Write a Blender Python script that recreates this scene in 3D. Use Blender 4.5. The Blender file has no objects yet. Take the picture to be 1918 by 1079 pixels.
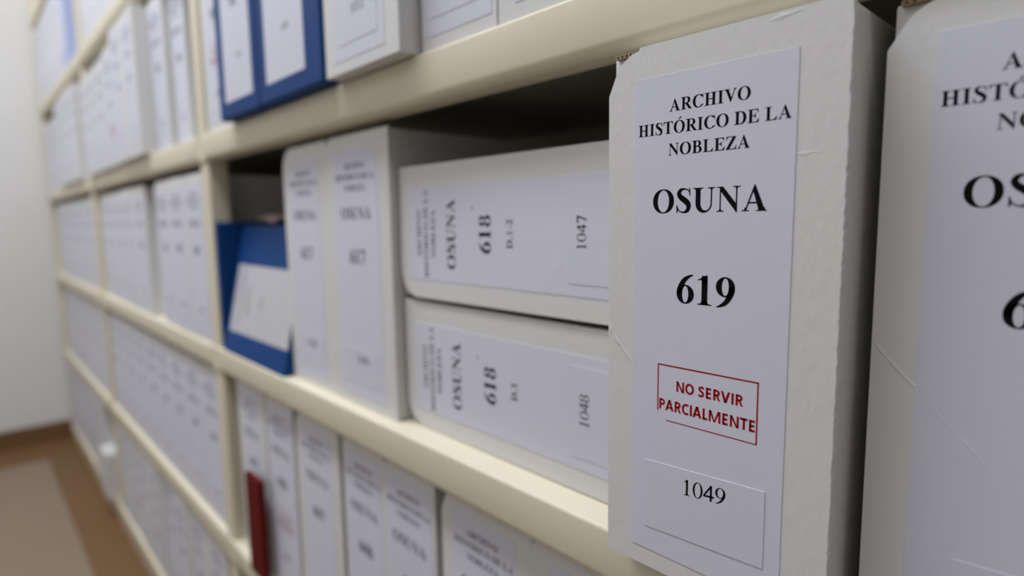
import bpy, bmesh, math, random
from mathutils import Matrix, Vector

# ------------------------------------------------------------------ camera, world, lights, exposure
scene = bpy.context.scene
C = scene.collection
FLOOR = 70.0                       # top of the middle shelf stands 70 cm above the floor; lengths below are in cm

def P(x, y, z):                    # cm in rack coordinates -> metres in the world
    return Vector((x / 100.0, y / 100.0, (z + FLOOR) / 100.0))

cam_d = bpy.data.cameras.new('camera')
cam = bpy.data.objects.new('camera', cam_d)
C.objects.link(cam)
fw = Vector((-0.72825, 0.67544, -0.11592)); rt = Vector((0.68117, 0.73198, -0.01428)); up = rt.cross(fw)
M = Matrix((rt, up, -fw)).transposed().to_4x4()
M.translation = P(96.82, -27.89, 19.22)
cam.matrix_world = M
cam_d.sensor_fit = 'HORIZONTAL'; cam_d.sensor_width = 36.0
cam_d.lens = 36.0 * 1111.56 / 1918.0
cam_d.clip_start = 0.01; cam_d.clip_end = 50
cam_d.dof.use_dof = True
cam_d.dof.focus_distance = 0.294
cam_d.dof.aperture_fstop = 3.4
scene.camera = cam

world = bpy.data.worlds.new('world'); scene.world = world
world.use_nodes = True
world.node_tree.nodes['Background'].inputs[0].default_value = (0.8, 0.85, 1.0, 1)
world.node_tree.nodes['Background'].inputs[1].default_value = 0.05

def area(name, loc, size, size_y, power, color):
    l = bpy.data.lights.new(name, 'AREA'); l.shape = 'RECTANGLE'
    l.size = size; l.size_y = size_y; l.energy = power; l.color = color
    o = bpy.data.objects.new(name, l); C.objects.link(o); o.location = loc
    return o
# added fill lamp, then two fluorescent ceiling fittings above the aisle, pointing straight down
area('tube_and_fill_light', P(175, -60, 186), 1.2, 0.30, 6, (0.965, 1.0, 1.09))  # unseen lamp added to brighten the box sides facing right
area('tube_and_fill_light', P(2, -48, 186), 1.2, 0.30, 29, (0.965, 1.0, 1.09))
area('tube_and_fill_light', P(-145, -50, 186), 1.2, 0.30, 14, (0.965, 1.0, 1.09))

vs = scene.view_settings
vs.view_transform = 'Standard'; vs.look = 'None'; vs.gamma = 1.0; vs.use_curve_mapping = False
vs.exposure = 0.09

# ------------------------------------------------------------------ materials
def srgb(r, g, b):
    f = lambda v: (v / 255 / 12.92) if v / 255 <= 0.04045 else ((v / 255 + 0.055) / 1.055) ** 2.4
    return (f(r), f(g), f(b), 1)

def material(name, col, rough=0.6, var=0.0, scale=8.0, bump=0.0, bscale=200.0, stretch=(1, 1, 1), spec=0.4):
    m = bpy.data.materials.new(name); m.use_nodes = True
    nt = m.node_tree; b = nt.nodes['Principled BSDF']
    b.inputs['Base Color'].default_value = col
    b.inputs['Roughness'].default_value = rough
    b.inputs['Specular IOR Level'].default_value = spec
    tc = nt.nodes.new('ShaderNodeTexCoord')
    mp = nt.nodes.new('ShaderNodeMapping'); mp.inputs['Scale'].default_value = stretch
    nt.links.new(tc.outputs['Object'], mp.inputs['Vector'])
    if var:
        n = nt.nodes.new('ShaderNodeTexNoise'); n.inputs['Scale'].default_value = scale; n.inputs['Detail'].default_value = 5
        r = nt.nodes.new('ShaderNodeMapRange'); r.inputs['To Min'].default_value = 1 - var; r.inputs['To Max'].default_value = 1 + var
        mx = nt.nodes.new('ShaderNodeVectorMath'); mx.operation = 'SCALE'; mx.inputs[0].default_value = col[:3]
        nt.links.new(mp.outputs[0], n.inputs['Vector']); nt.links.new(n.outputs[0], r.inputs[0])
        nt.links.new(r.outputs[0], mx.inputs['Scale']); nt.links.new(mx.outputs[0], b.inputs['Base Color'])
    if bump:
        n = nt.nodes.new('ShaderNodeTexNoise'); n.inputs['Scale'].default_value = bscale; n.inputs['Detail'].default_value = 4
        bp = nt.nodes.new('ShaderNodeBump'); bp.inputs['Strength'].default_value = bump; bp.inputs['Distance'].default_value = 0.0006
        nt.links.new(mp.outputs[0], n.inputs['Vector']); nt.links.new(n.outputs[0], bp.inputs['Height'])
        nt.links.new(bp.outputs[0], b.inputs['Normal'])
    return m

MAT = {
    'card': material('white_cardboard', (0.64, 0.635, 0.615, 1), 0.6, 0.03, 6, 0.35, 260, (1, 1, 0.5)),
    'label': material('label_paper', (0.61, 0.615, 0.70, 1), 0.6, 0.015, 10, 0.07, 500),
    'sticker': material('sticker_paper', (0.605, 0.61, 0.69, 1), 0.55, 0.015, 10, 0.06, 500),
    'ink': material('black_ink', (0.008, 0.008, 0.010, 1), 0.8, spec=0.0),
    'ink_blue': material('blue_ink', srgb(60, 65, 130), 0.8, spec=0.0),
    'stamp': material('red_stamp_ink', srgb(150, 26, 34), 0.8, 0.25, 400, spec=0.0),
    'tan': material('raw_cardboard', srgb(148, 128, 98), 0.8, 0.1, 60),
    'flute_shade': material('flute_shade_brown', srgb(45, 32, 20), 0.9),
    'cream': material('cream_paint', (0.66, 0.60, 0.455, 1), 0.45, 0.04, 5, 0.06, 60, spec=0.3),
    'blue': material('blue_card', srgb(6, 58, 116), 0.6, 0.06, 10, 0.2, 300, spec=0.2),
    'paleblue': material('pale_blue_card', srgb(170, 180, 216), 0.55, 0.03, 10),
    'red': material('dark_red_cloth', srgb(92, 8, 6), 0.7, 0.08, 30, 0.2, 300, spec=0.15),
    'greypaper': material('grey_paper', (0.47, 0.46, 0.48, 1), 0.6, 0.03, 20, 0.1, 300),  # even grey, darker than the other label paper, for the file box label
    'page': material('page_edges', srgb(215, 190, 185), 0.7, 0.1, 60, 0.3, 300),
    'wall': material('white_wall_paint', (0.66, 0.65, 0.625, 1), 0.8, 0.02, 3, 0.1, 80),
    'wall_grey': material('grey_wall_paint', (0.62, 0.60, 0.575, 1), 0.8, 0.02, 3),
    'ceiling': material('ceiling_paint', (0.8, 0.8, 0.78, 1), 0.85, 0.02, 3),
    'floor': material('beige_floor', srgb(130, 114, 94), 0.5, 0.06, 6),
    'border': material('brown_floor_border', srgb(108, 78, 46), 0.5, 0.06, 8),
}

# ------------------------------------------------------------------ mesh helpers (cm in, metres out)
def finish(name, verts, faces, mat, parent=None, smooth=False):
    me = bpy.data.meshes.new(name)
    me.from_pydata([(v[0] / 100, v[1] / 100, v[2] / 100) for v in verts], [], faces)
    me.update()
    if mat is not None: me.materials.append(MAT[mat])
    if smooth:
        for p in me.polygons: p.use_smooth = True
    return link(name, me, parent)

def link(name, me, parent=None):
    o = bpy.data.objects.new(name, me); C.objects.link(o)
    if parent is not None: o.parent = parent
    return o

class MB:
    def __init__(s): s.v = []; s.f = []
    def box(s, x0, y0, z0, x1, y1, z1):
        b = len(s.v)
        s.v += [(x0, y0, z0), (x1, y0, z0), (x1, y1, z0), (x0, y1, z0), (x0, y0, z1), (x1, y0, z1), (x1, y1, z1), (x0, y1, z1)]
        s.f += [tuple(b + i for i in q) for q in ((0, 3, 2, 1), (4, 5, 6, 7), (0, 1, 5, 4), (1, 2, 6, 5), (2, 3, 7, 6), (3, 0, 4, 7))]
        return s
    def prism(s, prof, y0, y1):            # prof: counter-clockwise (x, z) seen from the front
        b = len(s.v); n = len(prof)
        s.v += [(x, y0, z) for x, z in prof] + [(x, y1, z) for x, z in prof]
        s.f.append(tuple(b + i for i in range(n))); s.f.append(tuple(b + n + i for i in reversed(range(n))))
        for i in range(n):
            j = (i + 1) % n; s.f.append((b + i, b + n + i, b + n + j, b + j))
        return s
    def extrude_x(s, prof, x0, x1):        # prof: (y, z)
        b = len(s.v); n = len(prof)
        s.v += [(x0, y, z) for y, z in prof] + [(x1, y, z) for y, z in prof]
        s.f.append(tuple(b + i for i in reversed(range(n)))); s.f.append(tuple(b + n + i for i in range(n)))
        for i in range(n):
            j = (i + 1) % n; s.f.append((b + i, b + j, b + n + j, b + n + i))
        return s
    def mesh(s, name, mat, bevel=0.0, seg=2):
        me = bpy.data.meshes.new(name)
        me.from_pydata([(a / 100, c / 100, d / 100) for a, c, d in s.v], [], s.f); me.update()
        bm = bmesh.new(); bm.from_mesh(me)
        bmesh.ops.recalc_face_normals(bm, faces=bm.faces)
        if bevel:
            ed = [e for e in bm.edges if len(e.link_faces) == 2 and e.calc_face_angle(0) > 0.6]
            bmesh.ops.bevel(bm, geom=ed, offset=bevel / 100, segments=seg, profile=0.6, affect='EDGES', clamp_overlap=True)
        bm.to_mesh(me); bm.free()
        if mat is not None: me.materials.append(MAT[mat])
        return me
    def build(s, name, mat, parent=None, bevel=0.0, seg=2):
        return link(name, s.mesh(name, mat, bevel, seg), parent)

def tag(o, label, cat, group=None):
    o['label'] = label; o['category'] = cat
    if group: o['group'] = group
    return o
def thing(name, loc, label, cat, group=None, roty=0.0):
    o = bpy.data.objects.new(name, None); C.objects.link(o)
    o.empty_display_size = 0.05; o.location = loc; o.rotation_euler = (0, roty, 0)
    return tag(o, label, cat, group)
def struct(o):
    o['kind'] = 'structure'; return o

# ------------------------------------------------------------------ lettering: a bold roman face built from strokes (1000 units per em)
class Glyphs:
    def __init__(s): s.q = []
    def poly(s, *p): s.q.append(list(p))
    def strip(s, a, b):
        for i in range(len(a) - 1): s.q.append([a[i], a[i + 1], b[i + 1], b[i]])
    def rect(s, x0, y0, x1, y1): s.poly((x0, y0), (x1, y0), (x1, y1), (x0, y1))
    def ring(s, cx, cy, rx, ry, ix, iy, a0=0, a1=360, icx=None, n=36, pw=2.0):
        icx = cx if icx is None else icx
        A = []; B = []
        for k in range(n + 1):
            t = math.radians(a0 + (a1 - a0) * k / n); c, d = math.cos(t), math.sin(t)
            e = 2 / pw
            u = math.copysign(abs(c) ** e, c); w = math.copysign(abs(d) ** e, d)
            A.append((cx + rx * u, cy + ry * w)); B.append((icx + ix * c, cy + iy * d))
        s.strip(A, B)
    def bowl(s, xl, xm, y0, y1, xr, w, t):       # half bowl open to the left, thick at the right
        cy = (y0 + y1) / 2; ry = (y1 - y0) / 2
        A = [(xl, y1)]; B = [(xl, y1 - t)]
        for k in range(21):
            a = math.radians(90 - 180 * k / 20)
            A.append((xm + (xr - xm) * abs(math.cos(a)) ** 0.85, cy + ry * math.sin(a)))
            B.append((xm + (xr - w - xm) * abs(math.cos(a)) ** 0.85, cy + (ry - t) * math.sin(a)))
        A.append((xl, y0)); B.append((xl, y0 + t)); s.strip(A, B)
    def stroke(s, pts, sub=8):                     # (x, y, width) through a smooth curve
        L = [pts[0]] + list(pts) + [pts[-1]]; c = []
        for i in range(1, len(L) - 2):
            for k in range(sub + (1 if i == len(L) - 3 else 0)):
                t = k / sub; r = []
                for j in range(3):
                    p0, p1, p2, p3 = L[i - 1][j], L[i][j], L[i + 1][j], L[i + 2][j]
                    r.append(0.5 * (2 * p1 + (p2 - p0) * t + (2 * p0 - 5 * p1 + 4 * p2 - p3) * t * t + (3 * p1 - p0 - 3 * p2 + p3) * t ** 3))
                c.append(r)
        A = []; B = []
        for i, (x, y, w) in enumerate(c):
            a = c[max(0, i - 1)]; b = c[min(len(c) - 1, i + 1)]
            dx, dy = b[0] - a[0], b[1] - a[1]; d = math.hypot(dx, dy) or 1
            A.append((x - dy / d * w / 2, y + dx / d * w / 2)); B.append((x + dy / d * w / 2, y - dx / d * w / 2))
        s.strip(A, B)
    def serif(s, x0, x1, y, d, el=92, er=92):      # bracketed serif at the end of a stem
        h = 20
        s.poly((x0 - el, y), (x1 + er, y), (x1 + er, y + h * d), (x1 + er * .35, y + 30 * d), (x1 + 6, y + 52 * d), (x1, y + 95 * d),
               (x0, y + 95 * d), (x0 - 6, y + 52 * d), (x0 - el * .35, y + 30 * d), (x0 - el, y + h * d))
    def stem(s, x0, x1, y0=0, y1=676, **k): s.rect(x0, y0, x1, y1)

def glyph(ch, bold=True):
    g = Glyphs(); H = 676
    W = 150 if bold else 102                      # stem
    t = 36 if bold else 30                        # hairline
    if ch in 'OÓ':
        g.ring(389, 333, 354, 352, 192, 322, pw=2.12); w = 778
        if ch == 'Ó': g.poly((330, 720), (372, 720), (520, 840), (505, 872), (430, 866))
    elif ch == 'I':
        g.stem(120, 270); g.serif(120, 270, 0, 1, 100, 100); g.serif(120, 270, H, -1, 100, 100); w = 389
    elif ch == 'H':
        for x in (122, 504):
            g.stem(x, x + W); g.serif(x, x + W, 0, 1, 100, 92); g.serif(x, x + W, H, -1, 100, 92)
        g.rect(270, 318, 506, 362); w = 778
    elif ch == 'A':
        g.poly((88, 0), (132, 0), (372, 640), (346, 690)); g.poly((346, 690), (372, 690), (648, 0), (478, 0), (300, 478 + 90))
        g.rect(165, 198, 500, 238); w = 722
        g.serif(92, 128, 0, 1, 84, 82); g.serif(478, 640, 0, 1, 82, 62)
    elif ch == 'V':
        g.poly((74, H), (244, H), (430, 170), (385, -18), (362, -18)); g.poly((362, -18), (388, -18), (630, H), (586, H), (372, 110)); w = 722
        g.serif(82, 240, H, -1, 66, 76); g.serif(590, 626, H, -1, 80, 84)
    elif ch == 'N':
        g.rect(104, 0, 140, 640); g.serif(104, 140, 0, 1, 88, 92)
        g.poly((16, H), (196, H), (606, 178), (606, -18), (580, -18), (120, 560), (104, 640), (16, 656))
        g.rect(568, -18, 606, H); g.serif(568, 606, H, -1, 92, 92); w = 722
    elif ch == 'U':
        g.rect(102, 230, 252, H); g.serif(102, 252, H, -1, 86, 92)
        g.rect(560, 250, 600, H); g.serif(560, 600, H, -1, 92, 88)
        A = []; B = []
        for k in range(25):
            a = math.radians(180 + 180 * k / 24)
            A.append((351 + 249 * math.cos(a), 240 + 259 * math.sin(a))); B.append((406 + 154 * math.cos(a), 250 + 208 * math.sin(a)))
        g.strip(A, B); w = 722
    elif ch == 'S':
        g.stroke([(470, 560, 20), (415, 625, 30), (300, 664, 42), (180, 632, 100), (128, 530, 130), (190, 430, 150), (310, 345, 165),
                  (412, 255, 158), (440, 150, 135), (392, 45, 104), (270, 3, 44), (150, 40, 30), (84, 130, 20)], 8)
        g.poly((478, 690), (455, 690), (448, 640), (440, 590), (470, 470), (494, 470)); g.poly((58, -18), (82, -18), (96, 30), (110, 90), (72, 214), (48, 214)); w = 556
    elif ch == 'C':
        g.ring(392, 333, 350, 355, 200, 320, 42, 322, icx=405, pw=2.05)
        g.stroke([(652, 570, 60), (600, 630, 40), (540, 668, 30)], 5)
        g.poly((640, 690), (664, 690), (676, 452), (650, 452), (618, 560)); g.stroke([(650, 110, 46), (685, 160, 26)], 5); w = 722
    elif ch == 'T':
        g.stem(258, 408); g.serif(258, 408, 0, 1, 100, 100)
        g.rect(30, 636, 636, H); g.poly((30, H), (52, H), (130, 636), (72, 590), (54, 500), (28, 500)); g.poly((636, H), (614, H), (536, 636), (594, 590), (612, 500), (638, 500)); w = 667
    elif ch in 'EL':
        g.stem(120, 270); g.serif(120, 270, 0, 1, 100, 20); g.serif(120, 270, H, -1, 100, 92 if ch == 'L' else 20)
        g.rect(250, 0, 600, 38); g.poly((450, 38), (530, 80), (600, 190), (632, 190), (606, 0), (450, 0)); w = 667
        if ch == 'E':
            g.rect(250, 638, 590, H); g.poly((450, 638), (530, 610), (572, 506), (602, 506), (590, H), (450, H))
            g.rect(250, 324, 430, 364); g.poly((360, 364), (410, 390), (436, 476), (464, 476), (464, 212), (436, 212), (410, 298), (360, 324))
    elif ch == 'Z':
        g.poly((420, 640), (604, H), (604, 660), (226, 30), (40, 0), (40, 18)); g.rect(70, 636, 604, H); g.poly((60, H), (190, 636), (110, 590), (80, 490), (52, 490))
        g.rect(40, 0, 600, 38); g.poly((610, 0), (470, 38), (556, 90), (598, 210), (628, 210)); w = 667
    elif ch in 'RBDP':
        g.stem(120, 270); g.serif(120, 270, 0, 1, 100, 92 if ch in 'RP' else 10); g.serif(120, 270, H, -1, 100, 10)
        if ch == 'D': g.bowl(250, 330, 0, H, 688, 168, 38); w = 722
        elif ch in 'RP':
            g.bowl(250, 370, 316, H, 612, 152, 38); w = 722
            if ch == 'R': g.poly((290, 340), (440, 352), (690, 22), (724, 20), (724, 0), (560, 0), (520, 20), (300, 316))
        else: g.bowl(250, 350, 352, H, 574, 146, 36); g.bowl(250, 380, 0, 372, 624, 156, 38); w = 667
    elif ch == '1':
        a, b = (172, 318) if bold else (210, 300)
        g.rect(a, 0, b, 688 if not bold else 676); g.serif(a, b, 0, 1, 105, 105)
        g.poly((b, 688), (b - 26, 688), (66 if bold else 112, 580), (72 if bold else 118, 556), (a - 40, 586), (a, 560), (a, 480), (b, 480)); w = 500
    elif ch in '69':
        if bold:
            g.ring(252, 214, 226, 226, 82, 196); g.stroke([(452, 678, 20), (350, 640, 64), (235, 560, 108), (150, 430, 134), (100, 300, 140), (98, 200, 142)], 8)
        else:
            g.ring(252, 212, 216, 224, 124, 196); g.stroke([(446, 672, 16), (340, 634, 44), (220, 550, 74), (128, 420, 88), (84, 290, 90), (82, 200, 88)], 8)
        w = 500
        if ch == '9': g.q = [[(500 - x, 668 - y) for x, y in q] for q in g.q]
    elif ch == '0':
        g.ring(250, 338, 226, 350, 88 if bold else 136, 322); w = 500
    elif ch == '8':
        i = (0, 40)[bold]
        g.ring(250, 510, 196, 178, 108 - i, 150); g.ring(250, 178, 222, 192, 122 - i, 160); w = 500
    elif ch == '7':
        g.poly((60, H), (470, H), (470, 650), (270, -10), (170, -10), (350, 560), (110, 580), (70, 500), (40, 500)); w = 500
    elif ch == '4':
        g.rect(300, 0, 420 if bold else 388, H); g.poly((12, 160), (12, 235), (320, 676), (330, 560), (90, 235), (90, 160)); g.rect(12, 158, 478, 236); w = 500
    elif ch == '2':
        g.stroke([(60, 500, 30), (130, 610, 70), (240, 640, 90), (340, 560, 140), (340, 430, 140), (230, 250, 80), (80, 60, 50)], 8); g.poly((30, 0), (440, 0), (480, 150), (450, 150), (400, 120), (120, 110), (30, 30)); w = 500
    elif ch == '3':
        g.stroke([(60, 520, 30), (150, 630, 70), (270, 640, 90), (350, 540, 130), (270, 400, 60), (160, 360, 40)], 8); g.stroke([(200, 380, 40), (340, 300, 130), (370, 180, 140), (300, 50, 90), (160, 10, 60), (50, 50, 60)], 8); w = 500
    elif ch == '5':
        g.poly((120, 676), (440, 676), (400, 560), (170, 560), (150, 500), (110, 480)); g.stroke([(110, 420, 110), (260, 400, 130), (360, 280, 145), (340, 120, 130), (220, 15, 70), (60, 40, 60)], 8); w = 500
    elif ch == '-': g.rect(40, 190, 290, 270); w = 333
    elif ch == '.': g.ring(125, 70, 80, 80, 0, 0); w = 250
    else: w = 250
    return g.q, w

def text_mesh(name, rows, mat, y=0.0):
    """rows: (string, centre x, baseline z, em in cm, bold, slant of the baseline)"""
    v = []; f = []
    for s_, cx, z, em, bold, tilt in rows:
        G = [glyph(ch, bold) for ch in s_]
        tot = sum(w for _, w in G); pen = -tot / 2
        for q, w in G:
            for p in q:
                b = len(v)
                for x, yy in p:
                    X = (x + pen) * em / 1000; Z = yy * em / 1000
                    v.append((cx + X, y, z + Z + X * tilt))
                a = sum(p[i][0] * p[(i + 1) % len(p)][1] - p[(i + 1) % len(p)][0] * p[i][1] for i in range(len(p)))
                idx = list(range(b, b + len(p)))
                f.append(tuple(idx if a > 0 else reversed(idx)))
            pen += w
    me = bpy.data.meshes.new(name)
    me.from_pydata([(a / 100, c / 100, d / 100) for a, c, d in v], [], f); me.update(); me.materials.append(MAT[mat])
    return me

def sans_glyph(ch):
    g = Glyphs(); H = 640; W = 142
    def bar(x0, y0, x1, y1, w=W):
        d = math.hypot(x1 - x0, y1 - y0); nx, ny = -(y1 - y0) / d * w / 2, (x1 - x0) / d * w / 2
        g.poly((x0 + nx, y0 + ny), (x0 - nx, y0 - ny), (x1 - nx, y1 - ny), (x1 + nx, y1 + ny))
    def slant(x0, x1, w=W + 12): g.poly((x0 - w / 2, 0), (x0 + w / 2, 0), (x1 + w / 2, H), (x1 - w / 2, H))
    if ch == 'I': g.rect(75, 0, 75 + W, H); w = 262
    elif ch == 'N': g.rect(75, 0, 75 + W - 10, H); g.rect(490, 0, 490 + W - 10, H); g.poly((75, H), (205, H), (590, 0), (460, 0)); w = 668
    elif ch == 'M':
        g.rect(70, 0, 70 + W - 12, H); g.rect(700, 0, 700 + W - 12, H)
        g.poly((70, H), (220, H), (480, 0), (390, 0)); g.poly((650, H), (800, H), (480, 0), (390, 0)); w = 872
    elif ch == 'O': g.ring(338, 320, 306, 330, 168, 208, pw=2.1); w = 676
    elif ch == 'C':
        g.ring(335, 320, 300, 330, 158, 208, 52, 308, pw=2.1); w = 528
    elif ch == 'S':
        g.stroke([(405, 510, 118), (320, 572, 122), (205, 572, 128), (118, 510, 136), (122, 425, 136), (215, 350, 134), (325, 280, 136), (360, 175, 136), (295, 80, 128), (170, 66, 122), (45, 108, 116)], 8); w = 472
    elif ch == 'E':
        g.rect(75, 0, 75 + W, H)
        for y in (0, 260, 516): g.rect(150, y, 425 if y != 260 else 395, y + 124)
        w = 488
    elif ch == 'L': g.rect(75, 0, 75 + W, H); g.rect(150, 0, 405, 124); w = 424
    elif ch == 'T': g.rect(195, 0, 195 + W, H); g.rect(15, 516, 485, H); w = 500
    elif ch in 'PR':
        g.rect(75, 0, 75 + W, H); g.bowl(150, 250, 240 if ch == 'P' else 262, H, 500, 140, 116); w = 532 if ch == 'P' else 560
        if ch == 'R': g.poly((240, 290), (370, 310), (540, 0), (405, 0))
    elif ch == 'V': slant(300, 75, W + 16); slant(300, 525, W + 16); w = 600
    elif ch == 'A': slant(75, 300, W + 16); slant(525, 300, W + 16); g.rect(150, 130, 450, 222); w = 606
    else: w = 226
    return g.q, w

def sans_mesh(name, rows, mat, y):
    """condensed bold sans lettering of the rubber stamp: (string, x0, x1, baseline z, cap height)"""
    v = []; f = []
    for s_, x0, x1, z, cap in rows:
        G = [sans_glyph(ch) for ch in s_]; sx = (x1 - x0) / sum(w for _, w in G); pen = 0
        for q, w in G:
            for p in q:
                b = len(v); v += [(x0 + (x + pen) * sx, y, z + yy * cap / 640) for x, yy in p]
                a = sum(p[i][0] * p[(i + 1) % len(p)][1] - p[(i + 1) % len(p)][0] * p[i][1] for i in range(len(p)))
                idx = list(range(b, b + len(p))); f.append(tuple(idx if a > 0 else reversed(idx)))
            pen += w
    me = bpy.data.meshes.new(name)
    me.from_pydata([(a / 100, c / 100, d / 100) for a, c, d in v], [], f); me.update(); me.materials.append(MAT[mat])
    return me

# ------------------------------------------------------------------ the room
XL, XR, YB, YF, ZC = -210.0, 330.0, 44.0, -115.0, 190.0
def slab(name, x0, y0, z0, x1, y1, z1, mat):
    o = MB().box(x0, y0, z0, x1, y1, z1).build(name, mat); o.location = P(0, 0, 0); return struct(o)
slab('floor', XL, YF, -78, XR, YB, -FLOOR, 'floor')
slab('ceiling', XL, YF, ZC, XR, YB, ZC + 8, 'ceiling')
slab('wall_left', XL - 8, YF - 8, -78, XL, YB + 8, ZC + 8, 'wall')
slab('wall_right', XR, YF - 8, -78, XR + 8, YB + 8, ZC + 8, 'wall')
slab('wall_back', XL, YB, -78, XR, YB + 8, ZC + 8, 'wall')
slab('wall_front', XL, YF - 8, -78, XR, YF, ZC + 8, 'wall_grey')
slab('trim_1', XL + 24, -10.2, -FLOOR, XR, 0.2, -FLOOR + 0.12, 'border')          # brown floor border along the rack
slab('trim_2', XL + 0.9, YF, -FLOOR, XL + 24, 0.2, -FLOOR + 0.12, 'border')       # and along the end wall
slab('baseboard_left', XL, YF, -FLOOR, XL + 0.9, 0.2, -62.5, 'border')

# ------------------------------------------------------------------ the steel shelving
LIP = 3.78
ZA, ZB, ZC_, ZD, ZE, ZF = 65.7, 32.25, 0.0, -31.7, -63.2, 99.0
POST_R = [-204.0, -102.0, 0.0, 107.0]        # right face of each upright
PW = 3.8; DEPTH = 40.0
rack = thing('shelving_rack', P(0, 0, -FLOOR), 'long cream painted steel shelving rack holding rows of white archive boxes', 'shelving')
def part_at(o): o.parent = rack; o.location = (0, 0, FLOOR / 100); return o
for r in POST_R:
    for y0, y1 in ((0.35, 3.2), (DEPTH - 3.0, DEPTH)):
        part_at(MB().box(r - PW, y0, -FLOOR, r, y1, 140).build('upright', 'cream', None, 0.25))
def shelf_profile(z):                         # folded sheet: flat deck, rounded front lip returning underneath
    R = 0.28; pr = []
    for k in range(5):
        a = math.radians(90 + 90 * k / 4); pr.append((R + R * math.cos(a), z - R + R * math.sin(a)))
    R2 = 0.75
    for k in range(5):
        a = math.radians(180 + 90 * k / 4); pr.append((R2 + R2 * math.cos(a), z - LIP + R2 + R2 * math.sin(a)))
    pr += [(2.2, z - LIP), (2.2, z - LIP + 0.3), (1.0, z - LIP + 0.3), (1.0, z - 0.5), (DEPTH - 1, z - 0.5), (DEPTH - 1, z - LIP), (DEPTH, z - LIP), (DEPTH, z)]
    return pr
for zz in (ZA, ZB, ZC_, ZD, ZE, ZF, 131.0):
    for i in range(3):
        x0 = POST_R[i]; x1 = POST_R[i + 1] - PW
        o = MB().extrude_x(shelf_profile(zz), x0, x1).build('shelf', 'cream'); part_at(o)
        for p in o.data.polygons: p.use_smooth = len(p.vertices) == 4 and abs(p.normal.x) < .5
        mod = o.data
        try: mod.set_sharp_from_angle(angle=0.7)
        except Exception: pass
# the lip of each shelf runs on across the face of the uprights as a short joint plate
for zz in (ZA, ZB, ZC_, ZD, ZE, ZF):
    for r in POST_R:
        part_at(MB().box(r - PW, 0.06, zz - LIP + .1, r, 0.36, zz - .15).build('joint_plate', 'cream', None, 0.05, 1))
for i in range(3):
    part_at(MB().box(POST_R[i] + .05, 0.7, -FLOOR, POST_R[i + 1] - PW - .05, 1.5, ZE - LIP - .02).build('plinth', 'cream', None))

# ------------------------------------------------------------------ archive boxes
random.seed(7)
cache = {}
def cached(key, fn):
    if key not in cache: cache[key] = fn()
    return cache[key]

def flap_mesh(w, h, cut, wavy, seed, cx=None):
    cx = cut if cx is None else cx
    rnd = random.Random(seed)
    pr = [(0.05, 0)]
    pr.append((w, 0))
    if wavy:
        z = 0.25
        while z < h - 0.2:
            pr.append((w + rnd.uniform(-0.035, 0.02), z)); z += rnd.uniform(0.16, 0.3)
    pr += [(w, h), (1.95 * cx, h), (1.88 * cx, h - 0.16 * cut), (1.45 * cx, h - 0.24 * cut), (1.0 * cx, h - .5 * cut),
           (0.72 * cx, h - .72 * cut), (0.52 * cx, h - 1.0 * cut), (0.3 * cx, h - 1.5 * cut), (0.0, h - 2.15 * cut)]
    return MB().prism(pr, 0.0, 0.35).mesh('front_flap', 'card', 0.05 if not wavy else 0.0, 1)

def body_mesh(w, h, d):
    return MB().box(0.12, 0.36, 0, w - 0.12, d, h - 0.15).mesh('body', 'card', 0.18, 2)

NUM_EM = 2.12
def label_extent(w):
    a = 1.72 * (w / 11.9) if w > 10.5 else 0.5
    b = w - (2.0 * (w / 11.9) if w > 10.5 else 0.5)
    return a, b

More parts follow.
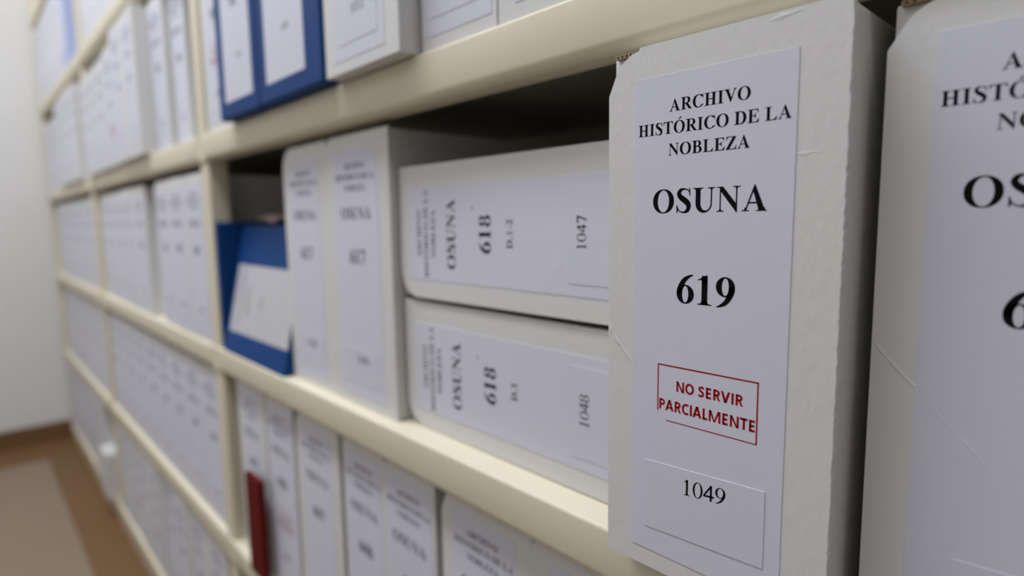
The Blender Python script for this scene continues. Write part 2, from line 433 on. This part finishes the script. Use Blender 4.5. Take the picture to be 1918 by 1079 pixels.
def archive_box(x, y, zb, label, group, w=11.9, h=27.75, d=37.5, number='616', code='1040', cut=1.0, ink='ink', stamp=False,
                hero=False, roty=0.0, note=None, seed=1, plain=False, lab='label', cutx=None, sticker=(0.0, 0.0)):
    t = thing('archive_box', P(x, y, zb + 0.03), label, 'archive box', group, roty)
    link('body', cached(('b', w, h, d), lambda: body_mesh(w, h, d)), t)
    link('front_flap', cached(('f', w, h, cut, cutx, hero, seed if hero else 0), lambda: flap_mesh(w, h, cut, hero, seed, cutx)), t)
    if plain: return t
    a, b = label_extent(w); cx = (a + b) / 2; k = min(1.0, (b - a) / 8.2); top = h - 1.62
    lb = link('spine_label', cached(('l', w, h, lab), lambda: MB().box(a, -0.03, 1.05, b, 0.01, top).mesh('spine_label', lab)), t)
    y_ = -0.036
    e = 0.862 * k; o = h - 27.75
    link('title_lettering', cached(('t1', w, h, ink), lambda: text_mesh('title_lettering', [('ARCHIVO', cx, 24.33 + o, e, True, 0), ('HISTÓRICO DE LA', cx, 23.27 + o, e, True, 0), ('NOBLEZA', cx, 22.2 + o, e, True, 0)], ink, y_)), lb)
    link('name_lettering', cached(('t2', w, h, ink), lambda: text_mesh('name_lettering', [('OSUNA', cx, 19.38 + o, 1.72 * k, True, 0)], ink, y_)), lb)
    link('number_lettering', cached(('t3', w, h, ink, number), lambda: text_mesh('number_lettering', [(number, cx + .05, 14.88 + o, NUM_EM * k, True, 0)], ink, y_)), lb)
    if note:
        link('note_lettering', cached(('t5', w, h, note), lambda: text_mesh('note_lettering', [(note, cx + .1, 12.4 + o, 1.0 * k, False, 0), ('0', cx + 2.1, 16.9 + o, 0.55, False, 0)], ink, y_)), lb)
    if stamp:
        s0, s1 = cx - 2.53 * k, cx + 2.87 * k
        def frame():
            m = MB(); q = 0.07
            for (X0, Z0, X1, Z1) in ((s0, 11.5, s1, 11.5 + q), (s0, 9.05, s0 + q, 11.5), (s1 - q, 8.58, s1, 11.5 + q), (s0 + .55, 8.58, s1, 8.58 + q * .7)):
                m.box(X0, y_, Z0 + o, X1, y_ + .004, Z1 + o)
            return m.mesh('stamp_frame', 'stamp')
        st = link('red_stamp', cached(('s', w, h), lambda: sans_mesh('red_stamp', [('NO SERVIR', cx - 1.46 * k, cx + 2.17 * k, 10.26 + o, 0.55), ('PARCIALMENTE', cx - 2.46 * k, cx + 2.8 * k, 9.16 + o, 0.57)], 'stamp', y_)), lb)
        st['label'] = 'red stamped notice in a thin frame'
        link('stamp_frame', cached(('sf', w, h), frame), lb)
    sx0, sx1 = cx - 3.25 * k, cx + 3.33 * k; tl = 0.05 if hero else 0.0
    sk = link('number_sticker', cached(('k', w, h, hero), lambda: MB().prism([(sx0, 2.36), (sx1, 2.36 + 6.58 * tl), (sx1, 6.14 + 6.58 * tl), (sx0, 6.14)], -0.058, -0.03).mesh('number_sticker', 'sticker')), t)
    link('code_lettering', cached(('t4', w, h, code, hero), lambda: text_mesh('code_lettering', [(code, cx + 0.24 * k, 5.02 if hero else 4.6, 1.22 * k, False, tl * 2.0)], ink, -0.064)), sk)
    sk.location = (sticker[0] / 100, 0, sticker[1] / 100)
    return t

def ridge(name, pts, width, height, parent, mat='card', y0=0.0):
    """a raised paper crease along a polyline of (x, z) on the front of a box"""
    v = []; f = []
    for i, (x, z) in enumerate(pts):
        a = pts[max(0, i - 1)]; b = pts[min(len(pts) - 1, i + 1)]
        dx, dz = b[0] - a[0], b[1] - a[1]; l = math.hypot(dx, dz); n = (-dz / l, dx / l)
        s = 0.25 if i in (0, len(pts) - 1) else (1.0 if i % 2 else 0.55)
        v += [(x + n[0] * width * s, y0 - .001, z + n[1] * width * s), (x, y0 - height * s, z), (x - n[0] * width * s, y0 - .001, z - n[1] * width * s)]
        if i:
            q = 3 * i; f += [(q - 3, q - 2, q + 1, q), (q - 2, q - 1, q + 2, q + 1)]
    return finish(name, v, f, mat, parent)

def torn_edge(parent, h, x0, x1):
    z = h - 0.32
    e = MB().box(x0, 0.02, z, x1, 0.36, z + 0.20).build('corrugated_edge', 'tan', parent); e['label'] = 'torn brown corrugated edge'
    m = MB(); x = x0 + .12
    while x < x1 - .15:
        m.box(x, 0.012, z + .05, x + .12, 0.03, z + .14); x += .27  # solid dark bars: shade of the open flute ends put into colour
    m.build('flute_shade', 'flute_shade', e)

G_NEAR = 'archive boxes on the middle shelf'
b = archive_box(76.38, -1.6, 0, 'white archive box numbered 619 with red stamp, pulled forward on the shelf', G_NEAR, number='619', code='1049', stamp=True, hero=True, seed=3)
torn_edge(b, 27.75, 0.38, 1.8)
ridge('crease', [(0.0, 13.5), (0.2, 13.0), (0.4, 12.75), (0.7, 12.3), (0.95, 12.1), (1.3, 11.7), (1.55, 11.45), (1.85, 11.2)], 0.14, 0.035, b)
ridge('crease', [(9.85, 21.75), (10.2, 21.72), (10.6, 21.78), (11.0, 21.75)], 0.12, 0.014, b)
ridge('crease', [(8.6, 27.45), (9.1, 27.52), (9.5, 27.55), (10.0, 27.6)], 0.16, 0.02, b)
b = archive_box(88.88, 0.6, 0, 'white archive box at the far right edge, numbered 620, next to box 619', G_NEAR, number='620', code='1050', hero=True, seed=5, cut=0.92, cutx=1.3, sticker=(0.8, -0.95))
torn_edge(b, 27.75, 0.4, 2.7)
ridge('crease', [(0.1, 13.75), (0.35, 13.4), (0.65, 13.1), (1.0, 12.7), (1.4, 12.3), (1.75, 12.0), (2.0, 11.7)], 0.11, 0.035, b)
ridge('crease', [(2.0, 11.72), (2.6, 11.0), (3.2, 10.4), (3.8, 9.8), (4.4, 9.2), (5.1, 8.65)], 0.06, 0.014, b, 'label', -0.03)
archive_box(24.72, 1.5, 0, 'upright white archive box numbered 617 beside the blue file box', G_NEAR, w=11.5, number='617', code='1045', cut=1.0)
archive_box(36.3, 1.4, 0, 'upright white archive box numbered 617 beside the two flat boxes', G_NEAR, w=12.6, number='617', code='1046', cut=0.55)
archive_box(76.25, 2.46, 0, 'white archive box numbered 618 lying flat at the bottom of the pair', G_NEAR, w=11.85, h=27.05, number='618', code='1048', roty=-math.pi / 2, note='D.3')
u = archive_box(76.2, 2.2, 12.22, 'white archive box numbered 618 lying flat on top of the other', G_NEAR, w=11.75, h=27.05, number='618', code='1047', roty=-math.pi / 2, note='D.1-2')
u.rotation_euler = (Matrix.Rotation(math.radians(-0.5), 3, 'X') @ Matrix.Rotation(-math.pi / 2, 3, 'Y')).to_euler()
ridge('crease', [(2.2, 8.3), (3.6, 7.2), (5.0, 6.2), (6.4, 5.2), (8.0, 4.0), (9.2, 2.6)], 0.6, 0.012, u, 'label', -0.03)

# blue file box tilted back, blue folder against the upright, papers
bx = thing('file_box', P(1.9, 0.15, 0.03), 'blue cardboard file box with white side label, leaning back beside box 617', 'file box')
TILT = math.radians(-12)
MB().extrude_x([(0, 0), (12, 0), (14, 18.8), (4.0, 18.8)], 0, 22.75).build('body', 'blue', bx, 0.2)
lb = MB().box(1.35, -0.03, 3.3, 22.74, 0.01, 13.3).build('spine_label', 'greypaper', bx)
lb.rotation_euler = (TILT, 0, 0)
tm = text_mesh('title_lettering', [('ARCHIVO HISTÓRICO', 0, 0, 0.75, True, 0), ('OSUNA', 0, -3.0, 1.2, True, 0), ('617', 0, -8.0, 1.1, True, 0)], 'ink', 0)
o = link('title_lettering', tm, lb); o.rotation_euler = (0, -math.pi / 2, 0); o.location = (0.045, -0.0004, 0.083)
fo = tag(MB().box(0, 0, 0, 1.1, 24, 19.3).build('folder', 'blue', None, 0.12), 'thin blue folder standing against the cream upright', 'folder')
fo.location = P(0.12, 0.6, 0.03)
v = []; f = []; rp = random.Random(4)
NX, NY = 16, 8
for j in range(NY):
    for i in range(NX):
        v.append((i * 1.1, j * 1.2, 0.35 + 0.55 * math.sin(i * 0.9 + j) * (0.4 + rp.random() * .4) + (0.4 if j > 1 else 0)))
for j in range(NY - 1):
    for i in range(NX - 1):
        q = j * NX + i; f.append((q, q + 1, q + NX + 1, q + NX))
pp = finish('crumpled_paper', v, f, 'page', None, True); pp.location = P(4, 5.6, 19.35)
sm = pp.modifiers.new('thickness', 'SOLIDIFY'); sm.thickness = 0.0015
tag(pp, 'crumpled pale paper lying on top of the blue file box', 'paper')

# red notebook on the shelf below
nb = thing('notebook', P(9.5, -0.5, ZD + 0.03), 'dark red notebook standing before the white boxes below the blue file box', 'notebook')
MB().box(0, 0, 0, 5.6, 0.2, 15).build('cover', 'red', nb, 0.06); MB().box(0, 0.6, 0, 5.6, 0.8, 15).build('cover', 'red', nb, 0.06)
MB().box(0.1, 0.2, 0.1, 5.5, 0.6, 14.95).build('spine', 'red', nb)

# boxes of the near bay, lower row
NEAR_LOW = [(3.0, 10.9, '605'), (14.0, 9.3, '606'), (24.5, 11.7, '607'), (36.9, 8.8, '608'), (45.8, 8.9, '609'), (55.5, 11.5, '610'), (67.1, 11.9, '611'), (79.1, 11.9, '612'), (91.1, 11.9, '613')]
ordn = ['first', 'second', 'third', 'fourth', 'fifth', 'sixth', 'seventh', 'eighth', 'ninth', 'tenth', 'eleventh']
for i, (x, w, n) in enumerate(NEAR_LOW):
    archive_box(x, 1.3 + (0.15 if i % 2 else 0), ZD, '%s white archive box from the left in the row beneath box 619\'s shelf' % ordn[i], 'archive boxes below the middle shelf',
                w=w, number=n, code=str(1020 + i), cut=0.5 + 0.3 * (i % 3), stamp=(i == 1))
# near bay, upper row
G_UP = 'archive boxes above the middle shelf'
archive_box(1.0, 0.5, ZB, 'white archive box between the cream upright and the blue boxes, upper row', G_UP, w=11.7, number='590', code='1001', stamp=True)
def blue_box(x, y, zb, w, lx0, lx1, label, code):
    t = thing('archive_box', P(x, y, zb + 0.03), label, 'archive box', 'blue archive boxes')
    MB().box(0, 0, 0, w, 30, 27.8).build('body', 'blue', t, 0.35, 3)
    l = MB().box(lx0, -0.03, 1.9, lx1, 0.01, 25.5).build('spine_label', 'label', t)
    m = (lx0 + lx1) / 2
    for nm, row in (('name_lettering', ('OSUNA', m, 19, 1.5, True, 0)), ('number_lettering', ('59' + code[-1], m, 12.6, 1.6, True, 0)), ('code_lettering', (code, m + .7, 6.6, 0.9, False, 0))):
        link(nm, text_mesh(nm, [row], 'ink', -0.036), l)
blue_box(13.0, -1.5, ZB, 13.7, 2.6, 11.9, 'narrower blue archive box with white spine label, left of the pair', '1002')
blue_box(27.0, -1.5, ZB, 15.6, 2.2, 12.0, 'wider blue archive box with white spine label, right of the pair', '1003')
archive_box(43.4, -1.5, ZB, 'white archive box right beside the blue ones, overhanging the shelf edge', G_UP, w=12.5, number='594', code='1011')
archive_box(56.2, 0.4, ZB, 'narrow white archive box on the upper shelf, second right of the blue ones', G_UP, w=9.0, number='595', code='1012')
archive_box(65.4, 0.3, ZB, 'white archive box on the upper shelf, third right of the blue ones', G_UP, w=11.9, number='596', code='1013')
archive_box(77.4, 0.3, ZB, 'white archive box on the upper shelf directly above box 619', G_UP, w=11.9, number='597', code='1014')
archive_box(89.4, 0.3, ZB, 'white archive box on the upper shelf at the right frame edge, above box 620', G_UP, w=11.9, number='598', code='1015')

# ------------------------------------------------------------------ middle and far bay
ROWS = {'top': ZA, 'upper': ZB, 'middle': ZC_, 'lower': ZD, 'bottom': ZE}
def fill(bay, row, items, inks=None, stamps=()):
    g = 'archive boxes in the %s bay' % bay
    n = len(items)
    for i, it in enumerate(items):
        x, w, y = it[:3]
        archive_box(x, y, ROWS[row], '%s white archive box from the left on the %s shelf of the %s bay' % (ordn[i], row, bay), g,
                    w=w, h=it[3] if len(it) > 3 else 27.0, number=str(500 + (i * 7) % 10 + 60), code=str(900 + i), cut=0.6, plain=len(it) > 3 and it[3] < 15,
                    ink=(inks or {}).get(i, 'ink'), stamp=i in stamps)
# middle bay spans x -102 .. -3, far bay -204 .. -105
fill('middle', 'top', [(-99.5 + 11.6 * i, 11.4, 0.9) for i in range(4)])
fill('middle', 'upper', [(-100.6, 11.4, -0.8, 24.4), (-89.1, 11.2, -0.8, 24.4), (-77.8, 11.2, -0.9, 24.4), (-66.5, 11.2, -0.8, 25.2), (-55.2, 11.2, -1.2), (-43.9, 10.9, -1.2), (-32.6, 10.2, 1.2), (-22.2, 8.8, 2.2), (-12.2, 8.2, 6.5)], {4: 'ink_blue', 5: 'ink_blue'}, (3,))
fill('middle', 'middle', [(-98.2, 10.7, 1.1), (-87.4, 10.7, 0.9), (-76.6, 10.7, 0.8), (-65.8, 10.7, 0.6), (-55.0, 11.0, 0.6), (-43.6, 8.6, 5.0), (-34.8, 10.2, 0.6), (-24.5, 10.2, 0.4), (-14.2, 10.2, 0.4)])
fill('middle', 'lower', [(-98.6 + 10.5 * i, 10.4, 0.9) for i in range(9)])
fill('middle', 'bottom', [(-98.6, 11.4, 0.6), (-87.1, 11.4, 0.8), (-75.6, 11.4, 0.6), (-64.1, 11.4, 0.6), (-52.6, 11.4, 1.0), (-41.1, 11.4, 0.5), (-29.6, 11.4, 0.8), (-18.1, 11.4, 0.8)], None, (1, 3))
fill('far', 'top', [(-203.3 + 11.6 * i, 11.4, 0.5) for i in range(6)])
pb = thing('binder', P(-133.4, 0.4, ZA + 0.03), 'pale blue binder on the highest visible shelf at far left', 'binder')
MB().box(0, 0, 0, 9.0, 30, 28.5).build('body', 'paleblue', pb, 0.3)
MB().box(2.4, -0.03, 6, 6.6, 0.01, 22).build('spine_label', 'label', pb)
fill('far', 'upper', [(-203.2, 11.4, 0.5, 24.8), (-191.7, 11.4, 0.7, 24.8), (-180.2, 11.4, 0.5, 24.8), (-168.7, 11.4, 0.2, 24.8), (-157.0, 11.4, -0.8, 26.5), (-145.5, 11.4, -0.8), (-134.0, 11.4, -0.8), (-122.4, 11.4, -0.8, 26.5)])
fill('far', 'middle', [(-193.0 + 12.2 * i, 12.0, 1.0) for i in range(7)])
fill('far', 'lower', [(-195.0 + 12.6 * i, 12.4, 1.0) for i in range(7)])
fill('far', 'bottom', [(-203.2, 11.4, 0.6), (-191.7, 11.4, 0.6), (-180.2, 11.4, 0.8), (-168.7, 11.4, 0.8), (-157.0, 11.4, 0.8), (-145.4, 11.4, 0.3), (-133.8, 11.4, 0.4), (-122.2, 11.4, -1.6, 14.0)], None, (4, 5))
